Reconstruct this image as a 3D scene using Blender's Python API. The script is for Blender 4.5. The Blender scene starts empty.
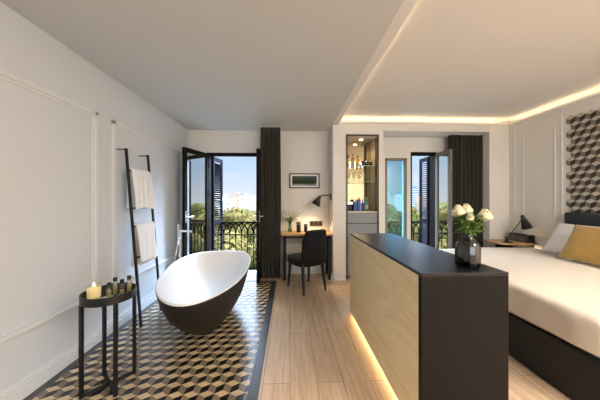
import bpy, bmesh, math, random
from mathutils import Vector, Matrix
random.seed(7)
SC = bpy.context.scene
COL = SC.collection

# ------------------------------------------------------------------ camera
FPX = 240.0
cam_data = bpy.data.cameras.new('camera')
cam_data.sensor_fit = 'HORIZONTAL'; cam_data.sensor_width = 36.0
cam_data.lens = 36.0*FPX/600.0
cam_data.shift_y = -0.5/600.0
cam_data.clip_start = 0.05; cam_data.clip_end = 3000
cam = bpy.data.objects.new('camera', cam_data); COL.objects.link(cam)
cam.location = (0, 0, 1.3)
cam.rotation_euler = (math.radians(90), 0, -math.atan(10/FPX))
SC.camera = cam

# ------------------------------------------------------------------ view, world, lights
vs = SC.view_settings
vs.view_transform = 'Standard'; vs.look = 'None'; vs.exposure = 0.42; vs.gamma = 1.0; vs.use_curve_mapping = False

SIDE_SKY_FILL, HIGH_SKY_FILL = 38.0, 15.0
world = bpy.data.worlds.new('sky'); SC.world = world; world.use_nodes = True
nt = world.node_tree; nt.nodes.clear()
out = nt.nodes.new('ShaderNodeOutputWorld'); bg = nt.nodes.new('ShaderNodeBackground')
tc = nt.nodes.new('ShaderNodeTexCoord'); sep = nt.nodes.new('ShaderNodeSeparateXYZ')
ramp = nt.nodes.new('ShaderNodeValToRGB')
nt.links.new(tc.outputs['Generated'], sep.inputs[0]); nt.links.new(sep.outputs['Z'], ramp.inputs['Fac'])
e = ramp.color_ramp.elements
e[0].position = 0.0; e[0].color = (0.82, 0.90, 0.97, 1)
e[1].position = 1.0; e[1].color = (0.50, 0.64, 0.84, 1)
m_ = e.new(0.12); m_.color = (0.56, 0.74, 0.96, 1)
m_ = e.new(0.35); m_.color = (0.47, 0.64, 0.88, 1)
mp = nt.nodes.new('ShaderNodeMapping'); mp.inputs['Scale'].default_value = (2.2, 2.2, 14)
nz = nt.nodes.new('ShaderNodeTexNoise'); nz.inputs['Scale'].default_value = 1.6; nz.inputs['Detail'].default_value = 5
nt.links.new(tc.outputs['Generated'], mp.inputs[0]); nt.links.new(mp.outputs[0], nz.inputs['Vector'])
cr = nt.nodes.new('ShaderNodeMapRange'); cr.inputs[1].default_value = .5; cr.inputs[2].default_value = .75; cr.inputs[4].default_value = .35
nt.links.new(nz.outputs['Fac'], cr.inputs[0])
mx = nt.nodes.new('ShaderNodeMixRGB'); mx.inputs[2].default_value = (0.88, 0.92, 0.97, 1)
nt.links.new(cr.outputs[0], mx.inputs[0]); nt.links.new(ramp.outputs[0], mx.inputs[1])
# added fill: unseen sky, overhead and up to the right, brightened for interior daylight
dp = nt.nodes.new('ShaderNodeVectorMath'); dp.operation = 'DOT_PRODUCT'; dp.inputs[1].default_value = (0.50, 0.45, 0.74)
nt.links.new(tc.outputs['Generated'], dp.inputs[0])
gr = nt.nodes.new('ShaderNodeMapRange'); gr.interpolation_type = 'SMOOTHSTEP'; gr.inputs[1].default_value = .80; gr.inputs[2].default_value = 1.0; gr.inputs[4].default_value = SIDE_SKY_FILL
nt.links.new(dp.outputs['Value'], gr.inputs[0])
hz = nt.nodes.new('ShaderNodeMapRange'); hz.interpolation_type = 'SMOOTHSTEP'; hz.inputs[1].default_value = .21; hz.inputs[2].default_value = .48; hz.inputs[4].default_value = HIGH_SKY_FILL
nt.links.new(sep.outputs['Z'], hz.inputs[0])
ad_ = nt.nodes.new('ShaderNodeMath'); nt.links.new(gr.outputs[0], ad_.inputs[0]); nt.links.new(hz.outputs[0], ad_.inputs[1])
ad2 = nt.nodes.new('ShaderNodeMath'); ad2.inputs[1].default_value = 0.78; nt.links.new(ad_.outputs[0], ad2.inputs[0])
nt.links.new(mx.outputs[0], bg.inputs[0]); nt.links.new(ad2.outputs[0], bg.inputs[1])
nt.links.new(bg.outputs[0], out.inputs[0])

def add_light(name, kind, loc, power, color=(1, 1, 1), rot=(0, 0, 0), size=None, size_y=None, **kw):
    l = bpy.data.lights.new(name, kind); l.energy = power; l.color = color
    if size and kind == 'AREA':
        l.size = size
        if size_y: l.shape = 'RECTANGLE'; l.size_y = size_y
    for k, v in kw.items(): setattr(l, k, v)
    o = bpy.data.objects.new(name, l); COL.objects.link(o); o.location = loc; o.rotation_euler = rot
    return o
PI = math.pi
WARM = (1.0, 0.76, 0.46); SOFTWARM = (1.0, 0.868, 0.70)
add_light('sun', 'SUN', (0, 0, 20), 3.5, (1.0, 0.92, 0.78), (math.radians(50), 0, math.radians(48)), angle=math.radians(1))
# added fill lamps behind the viewer, one cool at the rear, one warm overhead
add_light('rear_cool_fill', 'AREA', (1.2, -2.35, 1.5), 38, (0.79, 0.91, 1.0), (math.radians(90), 0, 0), 1.8, 1.7)
add_light('rear_warm_fill', 'AREA', (2.6, -0.7, 2.62), 132, SOFTWARM, (0, 0, 0), 1.8, 1.4)
# cove strips on the ledge round the raised ceiling
add_light('cove_strip_back', 'AREA', (2.22, 3.92, 2.545), 2.7, WARM, (PI, 0, 0), 2.8, 0.03)
add_light('cove_strip_right', 'AREA', (3.72, 0.9, 2.545), 6.0, WARM, (PI, 0, 0), 0.03, 6.0)
add_light('cove_strip_left', 'AREA', (0.735, 0.9, 2.545), 8.0, WARM, (PI, 0, 0), 0.02, 6.0)

# ------------------------------------------------------------------ helpers
MATS = {}
def mat(name, color, rough=0.6, metal=0.0, spec=0.5, noise=0.0, nscale=8.0, bump=0.0, bscale=60.0, stretch=(1, 1, 1), emit=None, estr=0.0, sheen=0.0, alpha=1.0, trans=0.0, coat=0.0):
    m = bpy.data.materials.new(name); m.use_nodes = True
    n = m.node_tree.nodes; L = m.node_tree.links; b = n['Principled BSDF']
    b.inputs['Base Color'].default_value = (*color, 1); b.inputs['Roughness'].default_value = rough
    b.inputs['Metallic'].default_value = metal; b.inputs['Specular IOR Level'].default_value = spec
    b.inputs['Sheen Weight'].default_value = sheen; b.inputs['Transmission Weight'].default_value = trans
    b.inputs['Coat Weight'].default_value = coat
    if emit: b.inputs['Emission Color'].default_value = (*emit, 1); b.inputs['Emission Strength'].default_value = estr
    if noise or bump:
        t = n.new('ShaderNodeTexCoord'); mpn = n.new('ShaderNodeMapping'); mpn.inputs['Scale'].default_value = stretch
        L.new(t.outputs['Object'], mpn.inputs[0])
    if noise:
        x = n.new('ShaderNodeTexNoise'); x.inputs['Scale'].default_value = nscale; x.inputs['Detail'].default_value = 6
        L.new(mpn.outputs[0], x.inputs['Vector'])
        r = n.new('ShaderNodeValToRGB')
        r.color_ramp.elements[0].position = .3; r.color_ramp.elements[1].position = .7
        r.color_ramp.elements[0].color = (*[c*(1-noise) for c in color], 1)
        r.color_ramp.elements[1].color = (*[min(1, c*(1+noise)) for c in color], 1)
        L.new(x.outputs['Fac'], r.inputs[0]); L.new(r.outputs[0], b.inputs['Base Color'])
    if bump:
        x2 = n.new('ShaderNodeTexNoise'); x2.inputs['Scale'].default_value = bscale; x2.inputs['Detail'].default_value = 3
        L.new(mpn.outputs[0], x2.inputs['Vector'])
        bp = n.new('ShaderNodeBump'); bp.inputs['Strength'].default_value = bump; bp.inputs['Distance'].default_value = .01
        L.new(x2.outputs['Fac'], bp.inputs['Height']); L.new(bp.outputs[0], b.inputs['Normal'])
    MATS[name] = m
    return m

def pane_mat(name, tint, refl, rough=0.0, rcol=(1, 1, 1)):
    m = bpy.data.materials.new(name); m.use_nodes = True
    n = m.node_tree.nodes; L = m.node_tree.links; n.clear()
    o = n.new('ShaderNodeOutputMaterial'); a = n.new('ShaderNodeBsdfTransparent'); g = n.new('ShaderNodeBsdfGlossy')
    a.inputs[0].default_value = (*tint, 1); g.inputs['Roughness'].default_value = rough; g.inputs[0].default_value = (*rcol, 1)
    fr = n.new('ShaderNodeLayerWeight'); fr.inputs[0].default_value = .5
    mr = n.new('ShaderNodeMapRange'); mr.inputs[3].default_value = refl*.35; mr.inputs[4].default_value = min(1, refl*1.5)
    L.new(fr.outputs['Facing'], mr.inputs[0])
    x = n.new('ShaderNodeMixShader'); L.new(mr.outputs[0], x.inputs[0]); L.new(a.outputs[0], x.inputs[1]); L.new(g.outputs[0], x.inputs[2])
    L.new(x.outputs[0], o.inputs[0])
    return m

class MB:
    """collects shapes in world coordinates; build() links them as ONE mesh object"""
    def __init__(s): s.v = []; s.f = []; s.mi = []; s.M = Matrix.Identity(4); s.cur = 0
    def add(s, vs, fs, mi=None):
        k = len(s.v); s.v += [tuple(s.M @ Vector(p)) for p in vs]
        for q in fs: s.f.append([k+i for i in q]); s.mi.append(s.cur if mi is None else mi)
        return s
    def box(s, x0, x1, y0, y1, z0, z1):
        return s.add([(x0,y0,z0),(x1,y0,z0),(x1,y1,z0),(x0,y1,z0),(x0,y0,z1),(x1,y0,z1),(x1,y1,z1),(x0,y1,z1)],
                     [(0,3,2,1),(4,5,6,7),(0,1,5,4),(1,2,6,5),(2,3,7,6),(3,0,4,7)])
    def tube(s, a, b, r0, r1=None, n=12, caps=True):
        r1 = r0 if r1 is None else r1
        return s.path([a, b], [r0, r1], n)
    def path(s, pts, rad, n=10):
        pts = [Vector(p) for p in pts]
        if not hasattr(rad, '__len__'): rad = [rad]*len(pts)
        vs = []; up = None
        for i, p in enumerate(pts):
            d = (pts[min(i+1, len(pts)-1)]-pts[max(i-1, 0)]).normalized()
            if up is None:
                up = Vector((0, 0, 1)) if abs(d.z) < .9 else Vector((0, 1, 0))
            a = d.cross(up).normalized(); up = a.cross(d).normalized()
            for k in range(n):
                t = 2*PI*k/n; vs.append(p+(a*math.cos(t)+up*math.sin(t))*rad[i])
        fs = []
        for i in range(len(pts)-1):
            for k in range(n):
                fs.append((i*n+k, i*n+(k+1) % n, (i+1)*n+(k+1) % n, (i+1)*n+k))
        fs.append(tuple(range(n))[::-1]); fs.append(tuple((len(pts)-1)*n+k for k in range(n)))
        return s.add(vs, fs)
    def bar(s, a, b, w, h=None, up=(0, 0, 1)):
        """rectangular section bar between two points"""
        h = w if h is None else h
        a = Vector(a); b = Vector(b); d = (b-a).normalized(); up = Vector(up)
        if abs(d.dot(up)) > .98: up = Vector((1, 0, 0))
        x = d.cross(up).normalized()*w/2; y = x.cross(d).normalized()*h/2
        vs = [a-x-y, a+x-y, a+x+y, a-x+y, b-x-y, b+x-y, b+x+y, b-x+y]
        return s.add(vs, [(0,1,2,3),(7,6,5,4),(0,4,5,1),(1,5,6,2),(2,6,7,3),(3,7,4,0)])
    def lathe(s, prof, c=(0, 0, 0), n=24, sx=1, sy=1, cap=True):
        """prof: list of (r, z)"""
        vs = []; fs = []
        for r, z in prof:
            for k in range(n):
                t = 2*PI*k/n; vs.append((c[0]+r*sx*math.cos(t), c[1]+r*sy*math.sin(t), c[2]+z))
        for i in range(len(prof)-1):
            for k in range(n):
                fs.append((i*n+k, i*n+(k+1) % n, (i+1)*n+(k+1) % n, (i+1)*n+k))
        if cap:
            fs.append(tuple(range(n))[::-1]); fs.append(tuple((len(prof)-1)*n+k for k in range(n)))
        return s.add(vs, fs)
    def grid(s, fn, nu, nv, closed_u=False):
        vs = [fn(i/nu, j/nv) for j in range(nv+1) for i in range(nu+(0 if closed_u else 1))]
        w = nu if closed_u else nu+1; fs = []
        for j in range(nv):
            for i in range(nu):
                a = j*w+i; b = j*w+(i+1) % w
                fs.append((a, b, b+w, a+w))
        return s.add(vs, fs)
    def ball(s, c, r, n=10, sz=1.0, sx=1.0, sy=1.0):
        m = n//2+1
        prof = [(max(1e-4, r*math.sin(PI*i/m)), -r*sz*math.cos(PI*i/m)) for i in range(m+1)]
        return s.lathe(prof, c, n, sx, sy)
    def build(s, name, mats, parent=None, smooth=False, bevel=0, bseg=2, solid=0, subsurf=0, origin=None, fix=True):
        me = bpy.data.meshes.new(name)
        vs = [Vector(p) for p in s.v]
        if parent is not None: org = world_origin(parent)
        elif origin is not None: org = Vector(origin)
        else:
            xs = [p.x for p in vs]; ys = [p.y for p in vs]; zs = [p.z for p in vs]
            org = Vector(((min(xs)+max(xs))/2, (min(ys)+max(ys))/2, min(zs)))
        me.from_pydata([tuple(p-org) for p in vs], [], s.f)
        if not isinstance(mats, (list, tuple)): mats = [mats]
        for m in mats: me.materials.append(m)
        for p, k in zip(me.polygons, s.mi): p.material_index = k
        me.update()
        if fix:
            bm = bmesh.new(); bm.from_mesh(me); bmesh.ops.recalc_face_normals(bm, faces=bm.faces); bm.to_mesh(me); bm.free()
        o = bpy.data.objects.new(name, me); COL.objects.link(o)
        if parent is not None: o.parent = parent
        else: o.location = org
        if smooth:
            for p in me.polygons: p.use_smooth = True
        if solid:
            md = o.modifiers.new('solid', 'SOLIDIFY'); md.thickness = solid; md.offset = 0
        if bevel:
            md = o.modifiers.new('bevel', 'BEVEL'); md.width = bevel; md.segments = bseg; md.limit_method = 'ANGLE'; md.angle_limit = math.radians(40)
        if subsurf:
            md = o.modifiers.new('sub', 'SUBSURF'); md.levels = subsurf; md.render_levels = subsurf
        return o

def world_origin(o):
    p = Vector((0, 0, 0))
    while o is not None: p += Vector(o.location); o = o.parent
    return p
def tag(o, label, cat, group=None, kind=None):
    o['label'] = label; o['category'] = cat
    if group: o['group'] = group
    if kind: o['kind'] = kind
    return o
def thing(name, label, cat, loc, group=None):
    o = bpy.data.objects.new(name, None); COL.objects.link(o); o.location = loc
    o.empty_display_size = .1
    return tag(o, label, cat, group)
def struct(o, label=None):
    o['kind'] = 'structure'
    if label: o['label'] = label
    return o
def root_struct(name, loc, label=None):
    o = bpy.data.objects.new(name, None); COL.objects.link(o); o.location = loc; o['kind'] = 'structure'
    if label: o['label'] = label
    return o
def dup(o, delta, label=None, parent=None):
    c = o.copy(); COL.objects.link(c)
    if parent is None: c.location = Vector(o.location)+Vector(delta)
    else: c.parent = parent
    if label: c['label'] = label
    for ch in [q for q in COL.objects if q.parent == o]: dup(ch, (0, 0, 0), None, c)
    return c

# ------------------------------------------------------------------ materials
M_wall = mat('wall_paint', (0.76, 0.735, 0.70), .7, spec=.3)
M_lwall = mat('wall_paint_cool', (0.67, 0.70, 0.735), .5, spec=.3)
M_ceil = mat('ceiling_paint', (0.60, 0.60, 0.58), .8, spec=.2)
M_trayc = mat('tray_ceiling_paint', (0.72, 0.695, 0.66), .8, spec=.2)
M_trim = mat('trim_paint', (0.74, 0.755, 0.77), .45, spec=.4)
M_stone = mat('threshold_stone', (0.60, 0.60, 0.59), .35, noise=.06, nscale=12)
M_tlight = mat('tile_cream', (0.62, 0.48, 0.29), .26, noise=.14, nscale=9)
M_tmid = mat('tile_taupe', (0.23, 0.175, 0.125), .26, noise=.18, nscale=9)
M_tdark = mat('tile_black', (0.016, 0.014, 0.014), .25, noise=.2, nscale=9)
M_tborder = mat('tile_border_charcoal', (0.055, 0.052, 0.052), .32, noise=.15)
M_dframe = mat('door_dark_paint', (0.009, 0.0065, 0.005), .6, spec=.12)
M_shut = mat('shutter_paint', (0.007, 0.006, 0.011), .7, spec=.08)
M_taupe = mat('window_taupe', (0.22, 0.19, 0.14), .5)
M_leafedge = mat('leaf_inner_paint', (0.17, 0.15, 0.12), .5)
M_iron = mat('wrought_iron', (0.003, 0.003, 0.003), .8, spec=.02)
M_black = mat('black_metal', (0.009, 0.009, 0.010), .42, spec=.4)
M_chrome = mat('chrome', (0.85, 0.85, 0.86), .28, metal=1)
M_brass = mat('bronze_frame', (0.07, 0.055, 0.045), .4, metal=.5)
M_curtL = mat('curtain_fabric', (0.058, 0.053, 0.042), .95, spec=.05, sheen=.1, bump=.1, bscale=300)
M_curtR = mat('curtain_fabric_bedroom', (0.052, 0.048, 0.039), .95, spec=.05, sheen=.08, bump=.1, bscale=300)
M_bathout = mat('bath_shell_stone', (0.013, 0.012, 0.0115), .5, spec=.35, noise=.1, nscale=20)
M_bathin = mat('bath_basin_white', (0.86, 0.84, 0.82), .25)
M_towel = mat('towel_cotton', (0.88, 0.88, 0.89), .95, spec=.1, bump=.5, bscale=180, sheen=.4)
M_velvet = mat('chair_velvet', (0.008, 0.009, 0.012), .8, spec=.25, sheen=.04, bump=.1, bscale=120)
M_legb = mat('black_wood', (0.012, 0.011, 0.011), .45)
M_oaktop = mat('desk_oak', (0.50, 0.31, 0.15), .45, noise=.2, nscale=5, stretch=(2, 22, 2))
M_stonetop = mat('console_black_top', (0.008, 0.009, 0.013), .33, spec=.35, noise=.35, nscale=6, bump=.05, bscale=40)
M_endpanel = mat('console_end_brown', (0.009, 0.0078, 0.0068), .6, spec=.14, noise=.12, nscale=3, stretch=(8, 8, .7), bump=.05, bscale=30)
M_duvet = mat('bed_linen', (0.82, 0.75, 0.665), .9, spec=.15, bump=.35, bscale=3.5)
M_bedbase = mat('bed_base_fabric', (0.022, 0.021, 0.022), .85, bump=.15, bscale=200)
M_headb = mat('headboard_leather', (0.022, 0.026, 0.033), .5, bump=.05, bscale=60)
M_pillow = mat('pillow_linen', (0.80, 0.79, 0.79), .9, bump=.2, bscale=14)
M_mustard = mat('cushion_mustard', (0.40, 0.235, 0.045), .9, sheen=.4, noise=.12, nscale=40, bump=.3, bscale=60)
M_shade = mat('lamp_black', (0.014, 0.015, 0.018), .35)
M_bulb = mat('bulb_glow', (1, .9, .7), .5, emit=(1, .75, .42), estr=14)
M_greyplastic = mat('radio_grey', (0.10, 0.10, 0.105), .5, bump=.3, bscale=400)
M_green = mat('leaf_green', (0.15, 0.26, 0.05), .6, noise=.35, nscale=30)
M_petal = mat('petal_cream', (0.84, 0.80, 0.56), .7, noise=.06, nscale=20)
M_petalw = mat('petal_white', (0.85, 0.84, 0.78), .7)
M_stem = mat('stem_green', (0.08, 0.14, 0.03), .6)
M_mirror = mat('smoked_mirror', (0.62, 0.54, 0.38), .04, metal=1)
M_nichein = mat('niche_lining', (0.50, 0.45, 0.37), .5)
M_drawer = mat('drawer_blue_grey', (0.22, 0.235, 0.27), .4)
M_foliage = mat('tree_leaves', (0.040, 0.041, 0.011), .9, spec=0, noise=.5, nscale=.6)
M_foliage2 = mat('tree_leaves_olive', (0.088, 0.070, 0.024), .9, spec=0, noise=.45, nscale=.6)
M_bark = mat('tree_bark', (0.10, 0.075, 0.05), .9, noise=.3)
M_bpale = mat('render_pale', (0.30, 0.25, 0.20), .8, noise=.08, nscale=.2)
M_bsand = mat('render_sand', (0.23, 0.165, 0.115), .8, noise=.08, nscale=.2)
M_bwhite = mat('render_white', (0.36, 0.34, 0.31), .8)
M_broof = mat('roof_tile', (0.17, 0.085, 0.05), .8)
M_bglass = mat('far_glass', (0.10, 0.14, 0.19), .2)
M_tower = mat('tower_glass', (0.07, 0.11, 0.17), .3)
M_ground = mat('park_ground', (0.05, 0.05, 0.02), .9, spec=0, noise=.3, nscale=.05)

G_leaf = pane_mat('pane_reflective', (0.35, 0.38, 0.38), .72)
G_leaf2 = pane_mat('pane_reflective_bedroom', (0.35, 0.38, 0.38), 1.0)
G_tint = pane_mat('pane_tinted', (0.46, 0.68, 0.75), .12)
G_clear = pane_mat('glass_clear', (0.93, 0.97, 0.95), .12)
G_bottle = pane_mat('glass_bottle', (0.80, 0.84, 0.80), .2)
G_amber = pane_mat('glass_amber', (0.85, 0.66, 0.33), .15)
G_edge = mat('glass_edge_green', (.25, .42, .36), .15)
G_smoke = pane_mat('glass_smoke', (0.17, 0.29, 0.31), .14)

def wood_floor_mat():
    m = bpy.data.materials.new('oak_planks'); m.use_nodes = True
    n = m.node_tree.nodes; L = m.node_tree.links; b = n['Principled BSDF']
    t = n.new('ShaderNodeTexCoord'); mp = n.new('ShaderNodeMapping'); mp.inputs['Rotation'].default_value = (0, 0, PI/2)
    L.new(t.outputs['Object'], mp.inputs[0])
    br = n.new('ShaderNodeTexBrick'); br.inputs['Scale'].default_value = 1.0; br.inputs['Brick Width'].default_value = 1.7
    br.inputs['Row Height'].default_value = .19; br.inputs['Mortar Size'].default_value = .0018; br.offset = .37
    br.inputs['Color1'].default_value = (.72, .55, .395, 1); br.inputs['Color2'].default_value = (.65, .485, .34, 1); br.inputs['Mortar'].default_value = (.27, .165, .09, 1)
    L.new(mp.outputs[0], br.inputs['Vector'])
    mp2 = n.new('ShaderNodeMapping'); mp2.inputs['Scale'].default_value = (14, 1.1, 1); L.new(t.outputs['Object'], mp2.inputs[0])
    nz = n.new('ShaderNodeTexNoise'); nz.inputs['Scale'].default_value = 2.0; nz.inputs['Detail'].default_value = 8; nz.inputs['Distortion'].default_value = 1.2
    L.new(mp2.outputs[0], nz.inputs['Vector'])
    rp = n.new('ShaderNodeValToRGB'); rp.color_ramp.elements[0].position = .30; rp.color_ramp.elements[0].color = (.80, .74, .68, 1)
    rp.color_ramp.elements[1].position = .62; rp.color_ramp.elements[1].color = (1.08, 1.06, 1.04, 1)
    L.new(nz.outputs['Fac'], rp.inputs[0])
    mu = n.new('ShaderNodeMixRGB'); mu.blend_type = 'MULTIPLY'; mu.inputs[0].default_value = 1
    L.new(br.outputs['Color'], mu.inputs[1]); L.new(rp.outputs[0], mu.inputs[2])
    # knots: sparse dark streaks
    mp3 = n.new('ShaderNodeMapping'); mp3.inputs['Scale'].default_value = (7, 1.3, 1); L.new(t.outputs['Object'], mp3.inputs[0])
    vo = n.new('ShaderNodeTexVoronoi'); vo.inputs['Scale'].default_value = 1.1; L.new(mp3.outputs[0], vo.inputs['Vector'])
    r2 = n.new('ShaderNodeValToRGB'); r2.color_ramp.elements[0].position = .02; r2.color_ramp.elements[0].color = (.5, .4, .33, 1)
    r2.color_ramp.elements[1].position = .13; r2.color_ramp.elements[1].color = (1, 1, 1, 1)
    L.new(vo.outputs['Distance'], r2.inputs[0])
    m2 = n.new('ShaderNodeMixRGB'); m2.blend_type = 'MULTIPLY'; m2.inputs[0].default_value = .7
    L.new(mu.outputs[0], m2.inputs[1]); L.new(r2.outputs[0], m2.inputs[2])
    L.new(m2.outputs[0], b.inputs['Base Color']); b.inputs['Roughness'].default_value = .42
    return m
M_floor = wood_floor_mat()

def oak_panel_mat():
    m = bpy.data.materials.new('oak_panel_pale'); m.use_nodes = True
    n = m.node_tree.nodes; L = m.node_tree.links; b = n['Principled BSDF']
    t = n.new('ShaderNodeTexCoord'); mp = n.new('ShaderNodeMapping'); mp.inputs['Scale'].default_value = (1, 1.0, 9)
    L.new(t.outputs['Object'], mp.inputs[0])
    nz = n.new('ShaderNodeTexNoise'); nz.inputs['Scale'].default_value = 1.6; nz.inputs['Detail'].default_value = 9; nz.inputs['Distortion'].default_value = 1.4
    L.new(mp.outputs[0], nz.inputs['Vector'])
    wv = n.new('ShaderNodeTexNoise'); wv.inputs['Scale'].default_value = 18; mp2 = n.new('ShaderNodeMapping'); mp2.inputs['Scale'].default_value = (1, .35, 7)
    L.new(t.outputs['Object'], mp2.inputs[0]); L.new(mp2.outputs[0], wv.inputs['Vector'])
    ad = n.new('ShaderNodeMath'); ad.operation = 'MULTIPLY_ADD'; ad.inputs[1].default_value = .45; L.new(wv.outputs['Fac'], ad.inputs[0]); L.new(nz.outputs['Fac'], ad.inputs[2])
    rp = n.new('ShaderNodeValToRGB'); rp.color_ramp.elements[0].position = .52; rp.color_ramp.elements[0].color = (.84, .66, .38, 1)
    rp.color_ramp.elements[1].position = .88; rp.color_ramp.elements[1].color = (.95, .82, .53, 1)
    L.new(ad.outputs[0], rp.inputs[0]); L.new(rp.outputs[0], b.inputs['Base Color']); b.inputs['Roughness'].default_value = .5
    return m
M_oakp = oak_panel_mat()

# ------------------------------------------------------------------ the room
XL, XR = -1.76, 3.65
YB = -2.5                 # wall behind the viewer
YD, YP = 4.22, 3.85       # window wall, front of the cabinet block
YO = 4.40                 # outer face of the window wall
ZC = 2.505                 # low ceiling
ZL, ZT = 2.565, 2.645      # cove lip, raised ceiling
XS = 0.69                 # side of the cabinet block and edge of the low ceiling
XTE = -0.21               # edge of the tiled floor
YTE = 3.87

b = MB(); b.box(XTE, XR+.2, YB, YO, -.12, 0); b.box(XL-.1, XTE, YTE, YO, -.12, 0)
struct(b.build('floor', M_floor, origin=(0, 0, 0)), 'light oak plank floor')

def clip_poly(poly, x0, x1, y0, y1):
    def cut(p, f, ins):
        o = []
        for i in range(len(p)):
            a, c = p[i], p[(i+1) % len(p)]
            ia, ic = ins(a), ins(c)
            if ia: o.append(a)
            if ia != ic: o.append(f(a, c))
        return o
    for ax, lim, sg in ((0, x0, 1), (0, x1, -1), (1, y0, 1), (1, y1, -1)):
        def f(a, c):
            t = (lim-a[ax])/(c[ax]-a[ax]); return (a[0]+(c[0]-a[0])*t, a[1]+(c[1]-a[1])*t)
        poly = cut(poly, f, lambda p: sg*(p[ax]-lim) >= -1e-9)
        if len(poly) < 3: return None
    return poly
def rhombille(x0, x1, y0, y1, s, ox, oy):
    """returns list of (polygon2d, shade) : cube pattern of rhombi"""
    res = []; w = math.sqrt(3)*s; rowh = 1.5*s
    j0 = int((y0-oy)/rowh)-2; j1 = int((y1-oy)/rowh)+2
    i0 = int((x0-ox)/w)-2; i1 = int((x1-ox)/w)+2
    for j in range(j0, j1+1):
        for i in range(i0, i1+1):
            cx = ox+i*w+(w/2 if j % 2 else 0); cy = oy+j*rowh
            P = [(cx+s*math.sin(k*PI/3), cy+s*math.cos(k*PI/3)) for k in range(6)]  # 0 top,1 upper right,2 lower right,3 bottom,4 lower left,5 upper left
            C = (cx, cy)
            for poly, sh in (([P[5], C, P[1], P[0]], 0), ([P[5], P[4], P[3], C], 1), ([C, P[3], P[2], P[1]], 2)):
                q = clip_poly(poly, x0, x1, y0, y1)
                if q: res.append((q, sh))
    return res
b = MB()
px0, px1, py0, py1 = XL+.085, XTE-.075, -1.2, YTE-.05
for q, sh in rhombille(px0, px1, py0, py1, .0587, -.8635, 1.6):
    b.add([(p[0], p[1], 0) for p in q], [tuple(range(len(q)))], sh)
for x0, x1, y0, y1 in ((XL-.1, px0, YB, YTE), (px1, XTE, YB, YTE), (px0, px1, py1, YTE), (px0, px1, YB, py0)):
    b.add([(x0, y0, 0), (x1, y0, 0), (x1, y1, 0), (x0, y1, 0)], [(0, 1, 2, 3)], 3)
b.cur = 3; b.box(XL-.1, XTE, YB, YTE, -.12, -.002)
struct(b.build('floor', [M_tlight, M_tmid, M_tdark, M_tborder], origin=(0, 0, 0), fix=False), 'tiled bathroom floor with a cube pattern in cream, taupe and black')

b = MB(); b.box(XL-.15, XL, YB, YO, 0, 2.9); struct(b.build('wall_left', M_lwall))
b = MB(); b.box(XR, XR+.02, YB, YO, 0, 2.53); b.box(XR+.02, XR+.3, YB-.2, YO, 0, 2.53); b.box(XR+.14, XR+.3, YB-.2, YO, 2.53, 2.9)
struct(b.build('wall_right', M_wall))
b = MB(); b.box(XL-.15, XR+.3, YB-.15, YB, 0, 2.9); struct(b.build('wall_rear', M_wall))
# window wall with three openings
D1 = (-1.44, -.50, 2.10); W1 = (1.70, 2.09, 2.04, .10); D2 = (2.165, 2.625, 2.14)
b = MB()
b.box(XL-.15, D1[0], YD, YO, -.3, 2.9); b.box(D1[0], D1[1], YD, YO, D1[2], 2.9); b.box(D1[1], W1[0], YD, YO, -.3, 2.9)
b.box(W1[0], W1[1], YD, YO, W1[2], 2.9); b.box(W1[0], W1[1], YD, YO, -.3, W1[3])
b.box(W1[1], D2[0], YD, YO, -.3, 2.9); b.box(D2[0], D2[1], YD, YO, D2[2], 2.9); b.box(D2[1], XR+.3, YD, YO, -.3, 2.9)
struct(b.build('wall_window', M_wall))
# cabinet block, pilaster and lintel in front of the bedroom windows
NX0, NX1, NZ1 = .905, 1.445, 2.355
b = MB()
b.box(XS, NX0, YP, YD, 0, 2.53); b.box(NX1, 1.52, YP, YD, 0, 2.53); b.box(NX0, NX1, YP, YD, NZ1, 2.53)
b.box(3.31, XR, YP, YD, 0, 2.53); b.box(1.52, 3.31, YP, YD, 2.42, 2.53)
struct(b.build('wall_partition', M_wall, bevel=.004))
# ceilings
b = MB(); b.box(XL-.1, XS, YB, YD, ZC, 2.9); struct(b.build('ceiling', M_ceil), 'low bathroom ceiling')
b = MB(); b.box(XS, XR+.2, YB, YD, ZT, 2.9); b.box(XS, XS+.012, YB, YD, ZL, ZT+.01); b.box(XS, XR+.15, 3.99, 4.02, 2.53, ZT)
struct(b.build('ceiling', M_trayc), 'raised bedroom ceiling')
# cove lips
b = MB(); b.box(.79, XR, YP-.012, YP, 2.42+.11, ZL); struct(b.build('trim_1', M_wall), 'cove lip above the cabinet wall')
b = MB(); b.box(XR-.012, XR, YB, YP, 2.53, ZL); b.box(XR-.004, XR+.14, YB, YO-.3, 2.515, 2.53); struct(b.build('trim_2', M_wall), 'cove lip along the headboard wall')
b = MB(); b.box(.69, .775, YB, YP, 2.505, 2.53); b.box(.763, .775, YB, YP, 2.53, ZL); struct(b.build('trim_3', M_wall), 'cove lip along the edge of the low ceiling')
# threshold and balcony floor
b = MB(); b.box(D1[0]-.02, D1[1]+.02, YTE+.005, YO+.02, -.02, .006); struct(b.build('trim_4', M_stone), 'white stone door threshold')
b = MB(); b.box(D2[0], D2[1], YD, YO+.02, -.02, .006); struct(b.build('trim_5', M_stone), 'white stone threshold of the bedroom door')
b = MB(); b.box(-2.2, 4.2, YO, 4.85, -.28, -.12); struct(b.build('floor', M_stone, origin=(0, 0, -.2)), 'pale balcony floor')
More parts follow.
